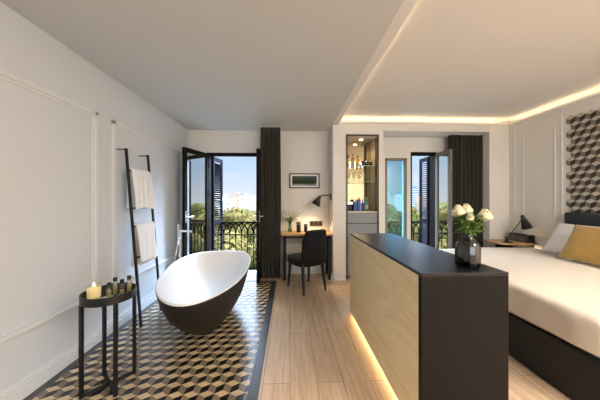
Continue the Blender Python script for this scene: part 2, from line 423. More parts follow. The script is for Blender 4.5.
# baseboards: stepped profile
def baseboard(name, p0, p1, nrm, h=.125):
    b = MB(); (x0, y0), (x1, y1) = p0, p1; nx, ny = nrm
    for d, z0, z1 in ((.028, 0, h*.60), (.014, h*.60, h*.68), (.020, h*.68, h*.84), (.010, h*.84, h)):
        xs = sorted((x0, x1+nx*d)) if nx else sorted((x0, x1)); ys = sorted((y0, y1+ny*d)) if ny else sorted((y0, y1))
        b.box(xs[0], xs[1], ys[0], ys[1], z0, z1)
    return struct(b.build(name, M_trim, bevel=.003))
baseboard('baseboard_left', (XL, YB), (XL, YD), (1, 0))
baseboard('baseboard_right', (XR, YB), (XR, YP), (-1, 0))
baseboard('baseboard_desk', (D1[1]+.02, YD), (XS, YD), (0, -1), .12)
baseboard('baseboard_partition', (XS, YP), (NX0-.01, YP), (0, -1), .12)
baseboard('baseboard_alcove', (XS, YP), (XS, YD-.02), (-1, 0), .12)
baseboard('baseboard_window', (2.66, YD), (3.31, YD), (0, -1), .12)
# wall panelling
def frame_left(name, y0, y1, z0, z1, label):
    b = MB(); w, d = .034, .024
    for (a0, a1, c0, c1) in ((y0, y0+w, z0, z1), (y1-w, y1, z0, z1), (y0, y1, z1-w, z1)):
        b.box(XL, XL+d, a0, a1, c0, c1)
    for (a0, a1, c0, c1) in ((y0+w, y0+w+.02, z0, z1-w), (y1-w-.02, y1-w, z0, z1-w), (y0+w, y1-w, z1-w-.02, z1-w)):
        b.box(XL, XL+d*.5, a0, a1, c0, c1)
    return struct(b.build(name, M_trim, bevel=.004), label)
frame_left('trim_6', .35, 2.255, .465, 2.09, 'white panel moulding nearest on the left wall')
frame_left('trim_7', 2.44, 3.98, .465, 2.08, 'white panel moulding behind the towel ladder')
b = MB(); b.box(XL, XL+.030, YB, YD, .435, .462); b.box(XL, XL+.016, YB, YD, .42, .435); struct(b.build('trim_8', M_trim, bevel=.004), 'low white rail moulding on the left wall')
# right wall panel moulding (shallow, arched top)
def frame_right(name, y0, y1, z0, z1, rise, label):
    b = MB(); w, d = .022, .008
    b.box(XR-d, XR, y0, y0+w, z0, z1); b.box(XR-d, XR, y1-w, y1, z0, z1); b.box(XR-d, XR, y0, y1, z0, z0+w)
    N = 12; pts = []
    for i in range(N+1):
        t = i/N; pts.append((y0+w/2+(y1-y0-w)*t, z1-w/2+rise*math.sin(PI*t)))
    for i in range(N):
        b.bar((XR-d/2, *pts[i]), (XR-d/2, *pts[i+1]), w, d, up=(1, 0, 0))
    return struct(b.build(name, M_wall, bevel=.004), label)
frame_right('trim_9', 3.15, 3.62, .75, 2.31, .035, 'arched panel moulding between curtain and headboard')
b = MB(); b.box(XR-.010, XR, 3.74, 3.765, .12, 2.53); b.box(XR-.010, XR, 3.065, 3.085, 1.1, 2.53); b.box(XR-.014, XR, YB, YP, 2.46, 2.478)
struct(b.build('trim_10', M_wall, bevel=.004), 'straight mouldings on the headboard wall')

# ------------------------------------------------------------------ doors and window
def leaf(root, hinge, ang, w, z0, z1, glass, stile=M_dframe, inner=None, handle=True, side=1):
    """a glazed leaf turning about hinge (x,y); ang = direction it points from hinge, in radians"""
    T = Matrix.Translation((hinge[0], hinge[1], 0)) @ Matrix.Rotation(ang, 4, 'Z')
    b = MB(); b.M = T; t = .022; s = .062
    b.box(0, s, -t, t, z0, z1); b.box(w-s, w, -t, t, z0, z1); b.box(s, w-s, -t, t, z1-s*1.1, z1); b.box(s, w-s, -t, t, z0, z0+.22)
    lf = b.build('leaf', stile, root, bevel=.004)
    g = MB(); g.M = T; g.box(s-.005, w-s+.005, -.003, .003, z0+.21, z1-s)
    g.build('glass', glass, lf)
    if handle:
        h = MB(); h.M = T; zc = 1.04
        for sg in (-1, 1):
            h.tube((w-.03, sg*t, zc), (w-.03, sg*(t+.045), zc), .009)
            h.tube((w-.03, sg*(t+.045), zc), (w-.14, sg*(t+.045), zc), .008)
            h.box(w-.045, w-.015, sg*t-.004, sg*t+.004, zc-.09, zc+.09)
        h.build('handle', M_chrome, lf, smooth=False)
    hg = MB(); hg.M = T
    for z in (z0+.2, (z0+z1)/2-.25, (z0+z1)/2+.35, z1-.2): hg.tube((-.004, side*.02, z-.04), (-.004, side*.02, z+.04), .010)
    hg.build('hinges', M_chrome if False else M_dframe, lf)
    return lf
def shutter(root, hinge, ang, w, z0, z1):
    T = Matrix.Translation((hinge[0], hinge[1], 0)) @ Matrix.Rotation(ang, 4, 'Z')
    b = MB(); b.M = T; t = .018; s = .045
    b.box(0, s, -t, t, z0, z1); b.box(w-s, w, -t, t, z0, z1)
    for z in (z0, (z0+z1)/2-.2, z1-.07): b.box(s, w-s, -t, t, z, z+.07)
    z = z0+.09
    while z < z1-.09:
        if not (0 <= z-((z0+z1)/2-.2)+.02 <= .09):
            b.add([(s, -t, z+.014), (w-s, -t, z+.014), (w-s, t, z-.010), (s, t, z-.010), (s, -t, z+.020), (w-s, -t, z+.020), (w-s, t, z-.004), (s, t, z-.004)],
                  [(0,3,2,1),(4,5,6,7),(0,1,5,4),(1,2,6,5),(2,3,7,6),(3,0,4,7)])
        z += .04
    return b.build('shutter', M_shut, root)
door1 = root_struct('door_1', ((D1[0]+D1[1])/2, YD, 0), 'dark French door of the bathroom, both leaves open inward')
b = MB(); y0, y1 = YD-.012, YD+.05
b.box(D1[0]-.005, D1[0]+.045, y0, y1, 0, D1[2]); b.box(D1[1]-.03, D1[1]+.005, y0, y1, 0, D1[2]); b.box(D1[0], D1[1], y0, y1, D1[2]-.045, D1[2]+.01)
b.box(D1[0], D1[0]+.03, y1, YO, 0, D1[2])
b.build('frame', M_dframe, door1)
leaf(door1, (D1[0]+.03, YD-.03), math.radians(252), .575, .012, 2.085, G_leaf, side=1)
leaf(door1, (D1[1]+.005, YD-.03), math.radians(270), .49, .012, 2.085, G_leaf, stile=[M_dframe], side=1)
shutter(door1, (D1[0]+.045, YO-.01), math.radians(83), .42, .02, 2.08)
shutter(door1, (D1[1]+.01, YO+.03), math.radians(3), .42, .02, 2.08)

door2 = root_struct('door_2', ((D2[0]+D2[1])/2, YD, 0), 'dark bedroom balcony door with its leaf open inward')
b = MB(); b.box(D2[0]-.0, D2[0]+.018, y0, y1, 0, D2[2]); b.box(D2[1]-.022, D2[1]+.005, y0, YO, 0, D2[2]); b.box(D2[0], D2[1], y0, y1, D2[2]-.05, D2[2]+.01)
b.build('frame', M_dframe, door2)
leaf(door2, (D2[1]-.01, YD-.03), math.radians(270), .40, .012, 2.12, G_leaf2, stile=M_leafedge, handle=False, side=1)
shutter(door2, (D2[1]-.028, YO-.01), math.radians(90), .30, .02, 2.10)

win1 = root_struct('window_1', ((W1[0]+W1[1])/2, YD, W1[3]), 'closed narrow bedroom window with a taupe frame')
b = MB(); s = .035
b.box(W1[0], W1[0]+s, y0, y1, W1[3], W1[2]); b.box(W1[1]-s, W1[1], y0, y1, W1[3], W1[2]); b.box(W1[0], W1[1], y0, y1, W1[2]-s*1.2, W1[2]); b.box(W1[0], W1[1], y0, y1, W1[3], W1[3]+s)
b.build('window_frame', M_taupe, win1, bevel=.003)
g = MB(); g.box(W1[0]+s-.004, W1[1]-s+.004, YD+.012, YD+.018, W1[3]+s, W1[2]-s); g.build('glass', G_tint, win1)

# ------------------------------------------------------------------ balcony railings
def railing(name, x0, x1, label):
    t = thing(name, label, 'railing', ((x0+x1)/2, 4.75, -.12), 'wrought iron balcony railings')
    b = MB(); b.box(x0, x1, 4.735, 4.765, .835, .86); b.box(x0, x1, 4.738, 4.762, .60, .618); b.build('top_rail', M_iron, t)
    b = MB(); b.box(x0, x1, 4.738, 4.762, -.06, -.035)
    b.box(x0, x0+.03, 4.735, 4.765, -.12, .86); b.box(x1-.03, x1, 4.735, 4.765, -.12, .86); b.build('bottom_rail', M_iron, t)
    n = int(round((x1-x0)/.115)); st = (x1-x0)/n
    for i in range(1, n):
        q = MB(); x = x0+i*st; q.bar((x, 4.75, -.05), (x, 4.75, .61), .014, .014)
        q.ball((x, 4.75, .58), .014, 8); q.build('baluster', M_iron, t)
    for i in range(0, n-1):
        q = MB(); N = 12; cx = x0+(i+1)*st
        pts = [(cx-st*math.cos(PI*k/N), 4.75, .62+.205*math.sin(PI*k/N)) for k in range(N+1)]
        q.path(pts, .0115, 6); q.build('arch', M_iron, t)
railing('balcony_railing', -1.52, .2, 'black wrought iron railing with interlaced arches outside the bathroom door')
railing('balcony_railing', 1.45, 3.3, 'black wrought iron railing with interlaced arches outside the bedroom windows')

# ------------------------------------------------------------------ curtains
def curtain(name, x0, x1, y, z0, z1, folds, amp, m, label, seed):
    rnd = random.Random(seed); ph = [rnd.uniform(0, 6.28) for _ in range(4)]
    b = MB()
    def fn(u, v):
        x = x0+(x1-x0)*u; a = amp*(.55+.45*v)
        yy = y+a*math.sin(2*PI*folds*u+.5*math.sin(3*u*6.28+ph[0]))+.25*a*math.sin(2*PI*folds*2.3*u+ph[1]+1.5*v)
        return (x+.006*math.sin(6*v+ph[2]+9*u), yy, z1+(z0-z1)*v)
    b.grid(fn, folds*14, 14)
    t = thing(name, label, 'curtain', ((x0+x1)/2, y, z0))
    b.build('drape', m, t, smooth=True, solid=.006)
    r = MB(); r.box(x0-.01, x1+.01, y-.02, y+.02, z1, z1+.012); r.build('track', M_trim, t)
    return t
curtain('curtain', -.485, -.155, 3.97, .012, 2.488, 7, .045, M_curtL, 'dark olive floor-length curtain between bathroom door and desk', 3)
curtain('curtain', 2.74, 3.30, 4.02, .015, 2.408, 8, .065, M_curtR, 'dark olive gathered curtain in the bedroom window recess', 5)

# ------------------------------------------------------------------ freestanding bath
BX, BY, BA, BB, BT, BN, BE, BH = -.888, 2.643, .927, .435, 1.718, 2.098, .191, .55
def bath_pt(t, sc, z, dx=0.0):
    c, s = math.cos(t), math.sin(t); n_ = 2.02+.33*(1+c)
    X = BA*math.copysign(abs(c)**(2/n_), c)*sc+dx; Yv = BB*math.copysign(abs(s)**(2/n_), s)*sc*(1+BE*X/BA)
    return (BX+X*math.cos(BT)-Yv*math.sin(BT), BY+X*math.sin(BT)+Yv*math.cos(BT), z)
def rings(b, prof, n=64, cap0=True, cap1=False):
    vs = []; fs = []
    for sc, z, dx in prof:
        vs += [bath_pt(2*PI*k/n, sc, z, dx) for k in range(n)]
    for i in range(len(prof)-1):
        for k in range(n): fs.append((i*n+k, i*n+(k+1) % n, (i+1)*n+(k+1) % n, (i+1)*n+k))
    if cap0: fs.append(tuple(range(n)))
    if cap1: fs.append(tuple((len(prof)-1)*n+k for k in range(n)))
    b.add(vs, fs)
bath = thing('bathtub', 'freestanding egg-shaped bathtub, white inside and charcoal outside, on the tiled floor', 'bathtub', (BX, BY, 0))
b = MB(); rings(b, [(.38, 0, .07), (.42, .006, .07), (.49, .05, .062), (.595, .12, .045), (.73, .21, .025), (.85, .31, .01), (.932, .42, 0), (.985, .51, 0), (.998, .54, 0), (.998, .545, 0)])
b.build('outer_shell', M_bathout, bath, smooth=True)
b = MB(); rings(b, [(.9985, .5445, 0), (.9985, .5495, 0), (.992, .553, 0), (.980, .553, 0), (.970, .548, 0), (.95, .50, 0), (.89, .41, 0), (.80, .31, 0), (.67, .22, 0), (.50, .15, 0), (.34, .11, 0), (.15, .10, 0)], cap0=False, cap1=True)
b.build('basin', M_bathin, bath, smooth=True)
b = MB(); p = Vector(bath_pt(-.02, .905, .47)); q = Vector(bath_pt(.0, 1.0, .47)); d = (q-p).normalized(); sd = Vector((-d.y, d.x, 0))
b.bar(p-sd*.035-d*.005, p+sd*.035-d*.005, .012, .014); b.build('overflow_slot', M_chrome, bath)
b = MB(); b.lathe([(.028, 0), (.028, .004), (.02, .008)], (BX, BY, .102)); b.build('drain', M_chrome, bath, smooth=True)

fau = thing('bath_faucet', 'chrome floor-standing bath tap with hand shower beside the left wall', 'faucet', (-1.53, 3.42, 0))
b = MB(); b.lathe([(.05, 0), (.05, .01), (.02, .014)], (-1.53, 3.42, 0)); b.build('base', M_chrome, fau, smooth=False)
b = MB(); b.tube((-1.53, 3.42, .01), (-1.53, 3.42, .86), .014); b.tube((-1.53, 3.42, .86), (-1.36, 3.38, .86), .013); b.tube((-1.362, 3.38, .865), (-1.362, 3.38, .84), .011)
b.build('spout', M_chrome, fau, smooth=False)
b = MB(); b.tube((-1.53, 3.36, .74), (-1.53, 3.36, .96), .011, .013); b.tube((-1.53, 3.42, .76), (-1.53, 3.36, .76), .01); b.build('hand_shower', M_chrome, fau)
b = MB(); b.path([(-1.53, 3.36, .74), (-1.56, 3.33, .5), (-1.57, 3.34, .28), (-1.555, 3.38, .22), (-1.54, 3.41, .4), (-1.535, 3.41, .62)], .006, 8); b.build('hose', M_chrome, fau, smooth=True)

# ------------------------------------------------------------------ towel ladder and towels
lad = thing('towel_ladder', 'black metal ladder towel rail leaning on the white left wall', 'ladder', (-1.60, 2.68, 0))
LY0, LY1 = 2.515, 2.89
def lx(z): return -1.518-(1.668-1.518)*z/1.82
for yy, zt in ((LY0, 1.82), (LY1, 1.82)):
    b = MB(); b.bar((lx(0), yy, 0), (lx(zt), yy, zt), .020, .020, up=(0, 1, 0)); b.build('rail', M_black, lad)
for z in (1.60, 1.21, 1.02, .70):
    b = MB(); b.tube((lx(z), LY0, z), (lx(z), LY1, z), .009); b.build('rung', M_black, lad)
for yy in (LY0, LY1):
    b = MB(); b.tube((lx(1.805), yy, 1.81), (XL, yy-.01, 1.81), .006); b.lathe([(.016, 0), (.016, .02)], (lx(1.81), yy, 1.80), 12); b.build('wall_peg', M_black, lad)
def towel(rung_z, front, back, label, seed):
    rnd = random.Random(seed); x0 = lx(rung_z); r = .019; y0, y1 = LY0+.030, LY1-.02
    # path over the rung in (x,z): back down, over, front down ; two thick layers
    def prof(s):
        L1, A, L2 = back, PI*r, front; d = s*(L1+A+L2)
        if d < L1: return (-r-.0, rung_z-(L1-d), 0)
        if d < L1+A:
            a = (d-L1)/r; return (-r*math.cos(a), rung_z+r*math.sin(a)*1.2, 1)
        return (r, rung_z-(d-L1-A), 2)
    b = MB(); ph = rnd.uniform(0, 6)
    def fn(u, v):
        dx, z, k = prof(v); drop = max(0, rung_z-z)
        w = .5+.5*min(1, drop/.15)
        wob = .010*math.sin(u*9+ph)*min(1, drop/.12)+.006*math.sin(u*21+ph*2+drop*6)*min(1, drop/.1)
        xx = lx(min(rung_z, z)) if False else x0
        xx = x0+dx+(wob if k != 0 else -abs(wob)*.3)+(.11*drop if k == 2 else -.02*drop)
        y = y0+(y1-y0)*(.5+(u-.5)*(1-.05*(1-w)-.04*math.sin(drop*7)))
        return (xx, y, z+.012*math.sin(u*5+ph)*(1 if v in (0.0, 1.0) else 0))
    b.grid(fn, 26, 40)
    o = b.build('towel', M_towel, smooth=True, solid=.026, subsurf=1)
    tag(o, label, 'towel'); return o
towel(1.60, .40, .395, 'white bath towel folded over the top rung of the ladder', 2)
towel(1.02, .38, .43, 'white bath towel hanging on the lower part of the ladder', 4)

# ------------------------------------------------------------------ side table with tray, candle, bottles
TX, TY, TZ = -1.262, 1.735, .665
tab = thing('side_table', 'round black metal tray side table on tiles by the left wall', 'table', (TX, TY, 0))
b = MB(); R = .158
b.lathe([(R-.004, -.055), (R, -.053), (R, 0), (R-.007, 0), (R-.007, -.046), (.001, -.046)], (TX, TY, TZ), 48, cap=False)
b.lathe([(.001, -.0551), (R-.003, -.0551)], (TX, TY, TZ), 48, cap=False)
b.build('tray', M_black, tab, smooth=False)
LP = [(-1, -1), (1, -1), (1, 1), (-1, 1)]; ro = math.radians(3); LR = .105
def legpos(k):
    x, y = LP[k]; x *= LR; y *= LR
    return (TX+x*math.cos(ro)-y*math.sin(ro)+.0, TY+x*math.sin(ro)+y*math.cos(ro)-.0)
for k in range(4):
    x, y = legpos(k); b = MB(); b.bar((x, y, 0), (x, y, TZ-.054), .019, .019, up=(0, 1, 0)); b.build('leg', M_black, tab)
for k in (0, 1):
    a = legpos(k); c = legpos(k+2); b = MB(); b.bar((*a, .012+.0*k), (*c, .012), .018, .022); b.build('cross_bar', M_black, tab)
tt = TZ-.0455
M_mirtray = mat('tray_mirror', (0.55, 0.62, 0.5), .08, metal=1)
b = MB(); b.lathe([(.146, 0), (.146, .003)], (TX, TY, tt), 40); o = b.build('mirror_plate', M_mirtray, tab)
tt += .003
M_wax = mat('candle_wax', (0.86, 0.68, 0.42), .5, emit=(1, .60, .22), estr=.28)
cx, cy = -1.345, 1.705
can = thing('candle', 'lit amber candle in a clear glass on the tray table', 'candle', (cx, cy, tt))
b = MB(); b.lathe([(.040, .004), (.042, .075), (.042, .095), (.0405, .095), (.040, .078), (.038, .006)], (cx, cy, tt), 28); b.build('glass_jar', G_clear, can, smooth=True)
b = MB(); b.lathe([(.0375, .007), (.0395, .072), (.001, .069)], (cx, cy, tt), 28, cap=False); b.build('wax', M_wax, can, smooth=True)
b = MB(); b.tube((cx, cy, tt+.068), (cx, cy, tt+.082), .0015); b.build('wick', M_black, can)
M_flame = mat('flame', (1, .8, .4), .5, emit=(1, .72, .30), estr=12)
b = MB(); b.lathe([(.0008, 0), (.006, .008), (.0045, .018), (.0008, .03)], (cx, cy, tt+.079), 10); b.build('flame', M_flame, can, smooth=True)
M_liq = mat('toiletry_liquid', (0.42, 0.29, 0.12), .3)
def toiletry(x, y, h, liq, label, tint):
    t = thing('toiletry_bottle', label, 'bottle', (x, y, tt), 'miniature toiletry bottles on the tray')
    b = MB(); b.lathe([(.0165, 0), (.0178, .004), (.0178, h*.66), (.013, h*.75), (.0065, h*.84), (.0065, h*.87)], (x, y, tt), 16); b.build('bottle_body', tint, t, smooth=True)
    b = MB(); b.lathe([(.0125, .004), (.0130, h*liq)], (x, y, tt), 14); b.build('liquid', M_liq, t, smooth=True)
    b = MB(); b.lathe([(.012, h*.80), (.0135, h*.82), (.0135, h), (.011, h*1.02)], (x, y, tt), 14); b.build('cap', M_black, t, smooth=True)
toiletry(-1.240, 1.700, .105, .50, 'small black-capped bottle on the tray nearest the candle', G_bottle)
toiletry(-1.245, 1.765, .120, .60, 'amber filled black-capped bottle on the tray, behind the one nearest the candle', G_bottle)
toiletry(-1.185, 1.745, .112, .35, 'clear black-capped bottle, third from the candle on the tray', G_bottle)
toiletry(-1.165, 1.790, .125, .62, 'tallest black-capped bottle, farthest right on the tray', G_bottle)
b = MB(); b.ball((-1.215, 1.655, tt+.012), .03, 12, .4, 1.3, .9); b.ball((-1.185, 1.675, tt+.011), .022, 10, .5)
tag(b.build('bath_cloth', M_towel, smooth=True), 'small folded white cloth on the tray below the bottles', 'cloth')

# ------------------------------------------------------------------ desk with its things
desk = thing('desk', 'narrow oak desk on a black metal frame in the alcove', 'desk', (.25, 4.03, 0))
DX0, DX1, DY0, DY1 = -.14, XS-.005, 3.85, YD-.001
b = MB(); b.box(DX0, DX1, DY0, DY1, .715, .75); b.build('desk_top', M_oaktop, desk, bevel=.003)
for x in (DX0+.03, DX1-.06):
    for y in (DY0+.015, DY1-.05):
        b = MB(); b.box(x, x+.045, y, y+.045, 0, .69); b.build('leg', M_black, desk)
b = MB(); b.box(DX0+.03, DX1-.02, DY0+.015, DY0+.05, .675, .715); b.box(DX0+.03, DX1-.02, DY1-.05, DY1-.015, .675, .715)
b.box(DX0+.03, DX0+.07, DY0+.015, DY1-.015, .675, .715); b.box(DX1-.06, DX1-.02, DY0+.015, DY1-.015, .675, .715); b.build('frame', M_black, desk)

pic = thing('framed_picture', 'small panoramic landscape picture in a dark frame above the desk', 'picture', (.254, YD, 1.495))
b = MB(); x0, x1, z0, z1 = -.011, .519, 1.497, 1.758
for a in ((x0, x1, z0, z0+.018), (x0, x1, z1-.018, z1), (x0, x0+.018, z0, z1), (x1-.018, x1, z0, z1)): b.box(a[0], a[1], YD-.028, YD, a[2], a[3])
b.build('frame', M_black, pic)
M_mount = mat('picture_mount', (0.80, 0.80, 0.78), .8)
b = MB(); b.box(x0+.015, x1-.015, YD-.012, YD-.002, z0+.015, z1-.015); b.build('mount', M_mount, pic)
def print_mat():
    m = bpy.data.materials.new('landscape_print'); m.use_nodes = True
    n = m.node_tree.nodes; L = m.node_tree.links; bs = n['Principled BSDF']
    t = n.new('ShaderNodeTexCoord'); mp = n.new('ShaderNodeMapping'); mp.inputs['Scale'].default_value = (6, 1, 26)
    nz = n.new('ShaderNodeTexNoise'); nz.inputs['Scale'].default_value = 1.5; nz.inputs['Detail'].default_value = 6
    L.new(t.outputs['Object'], mp.inputs[0]); L.new(mp.outputs[0], nz.inputs['Vector'])
    sp = n.new('ShaderNodeSeparateXYZ'); L.new(t.outputs['Object'], sp.inputs[0])
    ad = n.new('ShaderNodeMath'); ad.operation = 'MULTIPLY_ADD'; ad.inputs[1].default_value = .35; L.new(nz.outputs['Fac'], ad.inputs[0])
    mr = n.new('ShaderNodeMapRange'); mr.inputs[1].default_value = .02; mr.inputs[2].default_value = .24; L.new(sp.outputs['Z'], mr.inputs[0]); L.new(mr.outputs[0], ad.inputs[2])
    r = n.new('ShaderNodeValToRGB'); E = r.color_ramp.elements
    E[0].position = .25; E[0].color = (.10, .11, .10, 1); E[1].position = 1.0; E[1].color = (.08, .10, .13, 1)
    for p_, c_ in ((.36, (.38, .40, .40, 1)), (.46, (.05, .055, .05, 1)), (.60, (.035, .05, .02, 1)), (.8, (.05, .065, .035, 1))):
        q = E.new(p_); q.color = c_
    L.new(ad.outputs[0], r.inputs[0]); L.new(r.outputs[0], bs.inputs['Base Color']); bs.inputs['Roughness'].default_value = .6; bs.inputs['Specular IOR Level'].default_value = .1
    return m
b = MB(); b.box(x0+.05, x1-.05, YD-.014, YD-.011, z0+.045, z1-.045); b.build('print', print_mat(), pic)

soc = thing('socket_plate', 'dark brown multi-socket plate on the wall above the desk', 'socket', (.46, YD, .832))
b = MB(); b.box(.345, .572, YD-.010, YD, .832, .921); b.build('plate', mat('bronze_plate', (.07, .042, .025), .4), soc, bevel=.003)
for i in range(3):
    b = MB(); b.lathe([(.022, 0), (.022, .003)], (0, 0, 0), 16); b.v = [(.385+i*.073+p[0], YD-.0105-p[2], .877+p[1]) for p in b.v]; b.build('socket', M_black, soc)
b = MB(); b.box(XS-.008, XS, 4.0, 4.05, .86, .94); tag(b.build('light_switch', M_greyplastic, bevel=.002), 'small dark switch on the cabinet side beside the desk', 'switch')

# flower vase on desk
M_dgl = pane_mat('glass_green', (0.55, 0.72, 0.50), .22)
vx, vy, vz = .0, 4.06, .75
vas = thing('flower_vase', 'small green glass vase on the desk beside the curtain', 'vase', (vx, vy, vz))
b = MB(); b.lathe([(.030, 0), (.036, .01), (.036, .05), (.028, .09), (.022, .13), (.030, .175), (.028, .175), (.020, .13), (.026, .09), (.033, .05), (.033, .012)], (vx, vy, vz), 20); b.build('vase_body', M_dgl, vas, smooth=True)
bou = thing('bouquet', 'loose pale yellow and white bouquet in the green desk vase', 'flowers', (vx, vy, vz+.02))
sp_ = []
rnd = random.Random(11)
for i in range(22):
    a = rnd.uniform(0, 6.28); rr = rnd.uniform(.03, .15); h = rnd.uniform(.25, .37)-rr*.35
    sp_.append((vx+rr*math.cos(a)*1.1, vy+rr*math.sin(a)*.7, vz+h))
b = MB()
for p in sp_: b.path([(vx+rnd.uniform(-.01, .01), vy, vz+.02), (vx, vy, vz+.16), p], .0018, 5)
b.build('stems', M_stem, bou)
def flower_head(b, c, r, rnd, petals=9, up=1.0):
    for k in range(petals):
        a = k*2.4+rnd.uniform(-.2, .2); tlt = .25+.9*(k/petals)
        d = Vector((math.cos(a)*math.sin(tlt), math.sin(a)*math.sin(tlt), math.cos(tlt)*up))
        t = Vector((-math.sin(a), math.cos(a), 0)); n = d.cross(t)
        c0 = Vector(c); w = r*.62; vs = []
        for i, (l, ww, bend) in enumerate(((0, .25, 0), (.45, 1, -.15), (.85, .9, -.02), (1.05, .35, .18))):
            for sgn in (-1, 0, 1):
                vs.append(c0+d*l*r+t*sgn*ww*w+n*(bend*r+(.22*r*abs(sgn))))
        fs = []
        for i in range(3):
            for j in range(2): q = i*3+j; fs.append((q, q+1, q+4, q+3))
        b.add(vs, fs)
def leaf_blade(b, p, d, l, w):
    d = Vector(d).normalized(); t = d.cross(Vector((0, 0, 1))).normalized(); n = t.cross(d); p = Vector(p)
    vs = []
    for i, (f, ww, c) in enumerate(((0, .1, 0), (.35, 1, .08), (.7, .8, .05), (1, .05, -.1))):
        for sgn in (-1, 0, 1): vs.append(p+d*l*f+t*sgn*ww*w/2+n*(c*l+abs(sgn)*.12*w))
    b.add(vs, [(i*3+j, i*3+j+1, i*3+j+4, i*3+j+3) for i in range(3) for j in range(2)])
M_yell = mat('petal_yellow', (0.78, 0.66, 0.28), .7)
for i, p in enumerate(sp_):
    b = MB(); flower_head(b, p, rnd.uniform(.024, .036), rnd, 8); b.build('blossom', M_petalw if i % 3 else M_yell, bou, smooth=True, fix=False)
b = MB()
for i in range(34):
    a = rnd.uniform(0, 6.28); h = rnd.uniform(.16, .27); leaf_blade(b, (vx+rnd.uniform(-.03, .03), vy+rnd.uniform(-.02, .02), vz+h), (math.cos(a), math.sin(a)*.7, rnd.uniform(-.1, .8)), rnd.uniform(.05, .09), .02)
b.build('leaves', M_green, bou, smooth=True, fix=False)
# two black cylinders
def cyl_holder(x, y, r, h, label):
    t = thing('desk_canister', label, 'canister', (x, y, .75), 'black canisters on the desk')
    b = MB(); b.lathe([(r*.94, 0), (r, .004), (r, h*.72)], (x, y, .75), 24); b.build('canister_body', M_black, t, smooth=False)
    b = MB(); b.lathe([(r*1.03, h*.73), (r*1.03, h*.98), (r*.97, h)], (x, y, .75), 24); b.build('lid', M_greyplastic, t, smooth=False)
cyl_holder(.145, 4.03, .036, .175, 'taller black canister on the desk next to the flowers')
cyl_holder(.268, 4.06, .030, .135, 'shorter black canister on the desk in front of the socket plate')

# wall lamp over desk
wl = thing('wall_lamp', 'black wall lamp with a cone shade over the desk', 'lamp', (XS, 4.0, 1.30))
b = MB(); b.box(XS-.018, XS, 3.975, 4.025, 1.29, 1.40); b.build('mount', M_shade, wl, bevel=.003)
b = MB(); b.path([(XS-.015, 4.0, 1.37), (.56, 4.0, 1.372), (.51, 4.0, 1.355)], .009, 10); b.build('arm', M_shade, wl, smooth=True)
T = Matrix.Translation((.505, 4.0, 1.36)) @ Matrix.Rotation(math.radians(28), 4, 'Y')
b = MB(); b.M = T; b.lathe([(.012, .0), (.022, -.004), (.032, -.05), (.082, -.170), (.079, -.170), (.027, -.05), (.014, -.012)], (0, 0, 0), 28); sh_ = b.build('lamp_shade', M_shade, wl, smooth=True)
b = MB(); b.ball(tuple(T @ Vector((0, 0, -.115))), .022, 12); b.build('bulb', M_bulb, sh_, smooth=True)
add_light('desk_lamp_light', 'SPOT', tuple(T @ Vector((0, 0, -.15))), 17, (1, .74, .42), (math.radians(-14), math.radians(12), 0), spot_size=math.radians(125), spot_blend=.6, shadow_soft_size=.03)

# ------------------------------------------------------------------ desk chair
chr_ = thing('desk_chair', 'black velvet upholstered chair with tapered legs, drawn up to the desk', 'chair', (.24, 3.52, 0))
CM = Matrix.Translation((.24, 3.52, 0)) @ Matrix.Rotation(math.radians(29.5), 4, 'Z')
b = MB(); b.M = CM
def seat_fn(u, v):
    a = u*2*PI; n_ = 3.2; c, s_ = math.cos(a), math.sin(a)
    prof = [(.0, .355), (.80, .355), (.97, .375), (1.0, .42), (.97, .462), (.85, .474), (.5, .482), (.0, .484)]
    k = v*(len(prof)-1); i = min(int(k), len(prof)-2); f_ = k-i
    r_ = prof[i][0]*(1-f_)+prof[i+1][0]*f_; z_ = prof[i][1]*(1-f_)+prof[i+1][1]*f_
    r_ = max(r_, .002)
    return (.240*r_*math.copysign(abs(c)**(2/n_), c), .03+.240*r_*math.copysign(abs(s_)**(2/n_), s_), z_)
b.grid(seat_fn, 40, 14, closed_u=True); b.build('seat', M_velvet, chr_, smooth=True)
b = MB(); b.M = CM
def back_fn(u, v):
    # wraps round the rear of the seat; u across, v height
    zt = .885-.035*abs(2*u-1)**3; z = .37+(zt-.37)*v
    ang = (u-.5)*2*(1.05-.12*v)
    rx = .225-.015*v; ry = .21
    lean = -.055*v
    side_drop = 1
    x = rx*math.sin(ang)*1.18+.045-.02*v; y = .01-ry*math.cos(ang)+lean
    if abs(u-.5)*2 > .8: z = .37+(zt-.37)*v*(1-.35*(abs(u-.5)*2-.8)/.2*(1 if v > .0 else 0))
    return (x, y, z)
b.grid(back_fn, 28, 14); b.build('backrest', M_velvet, chr_, smooth=True, solid=.045, subsurf=1)
for sx, sy, spl in ((-1, -1, 1), (1, -1, 1), (-1, 1, 1), (1, 1, 1)):
    b = MB(); b.M = CM
    b.path([(sx*.165, sy*.17+.01, .40), (sx*.185, sy*.215, .0)], [.027, .016], 8); b.build('leg', M_legb, chr_)

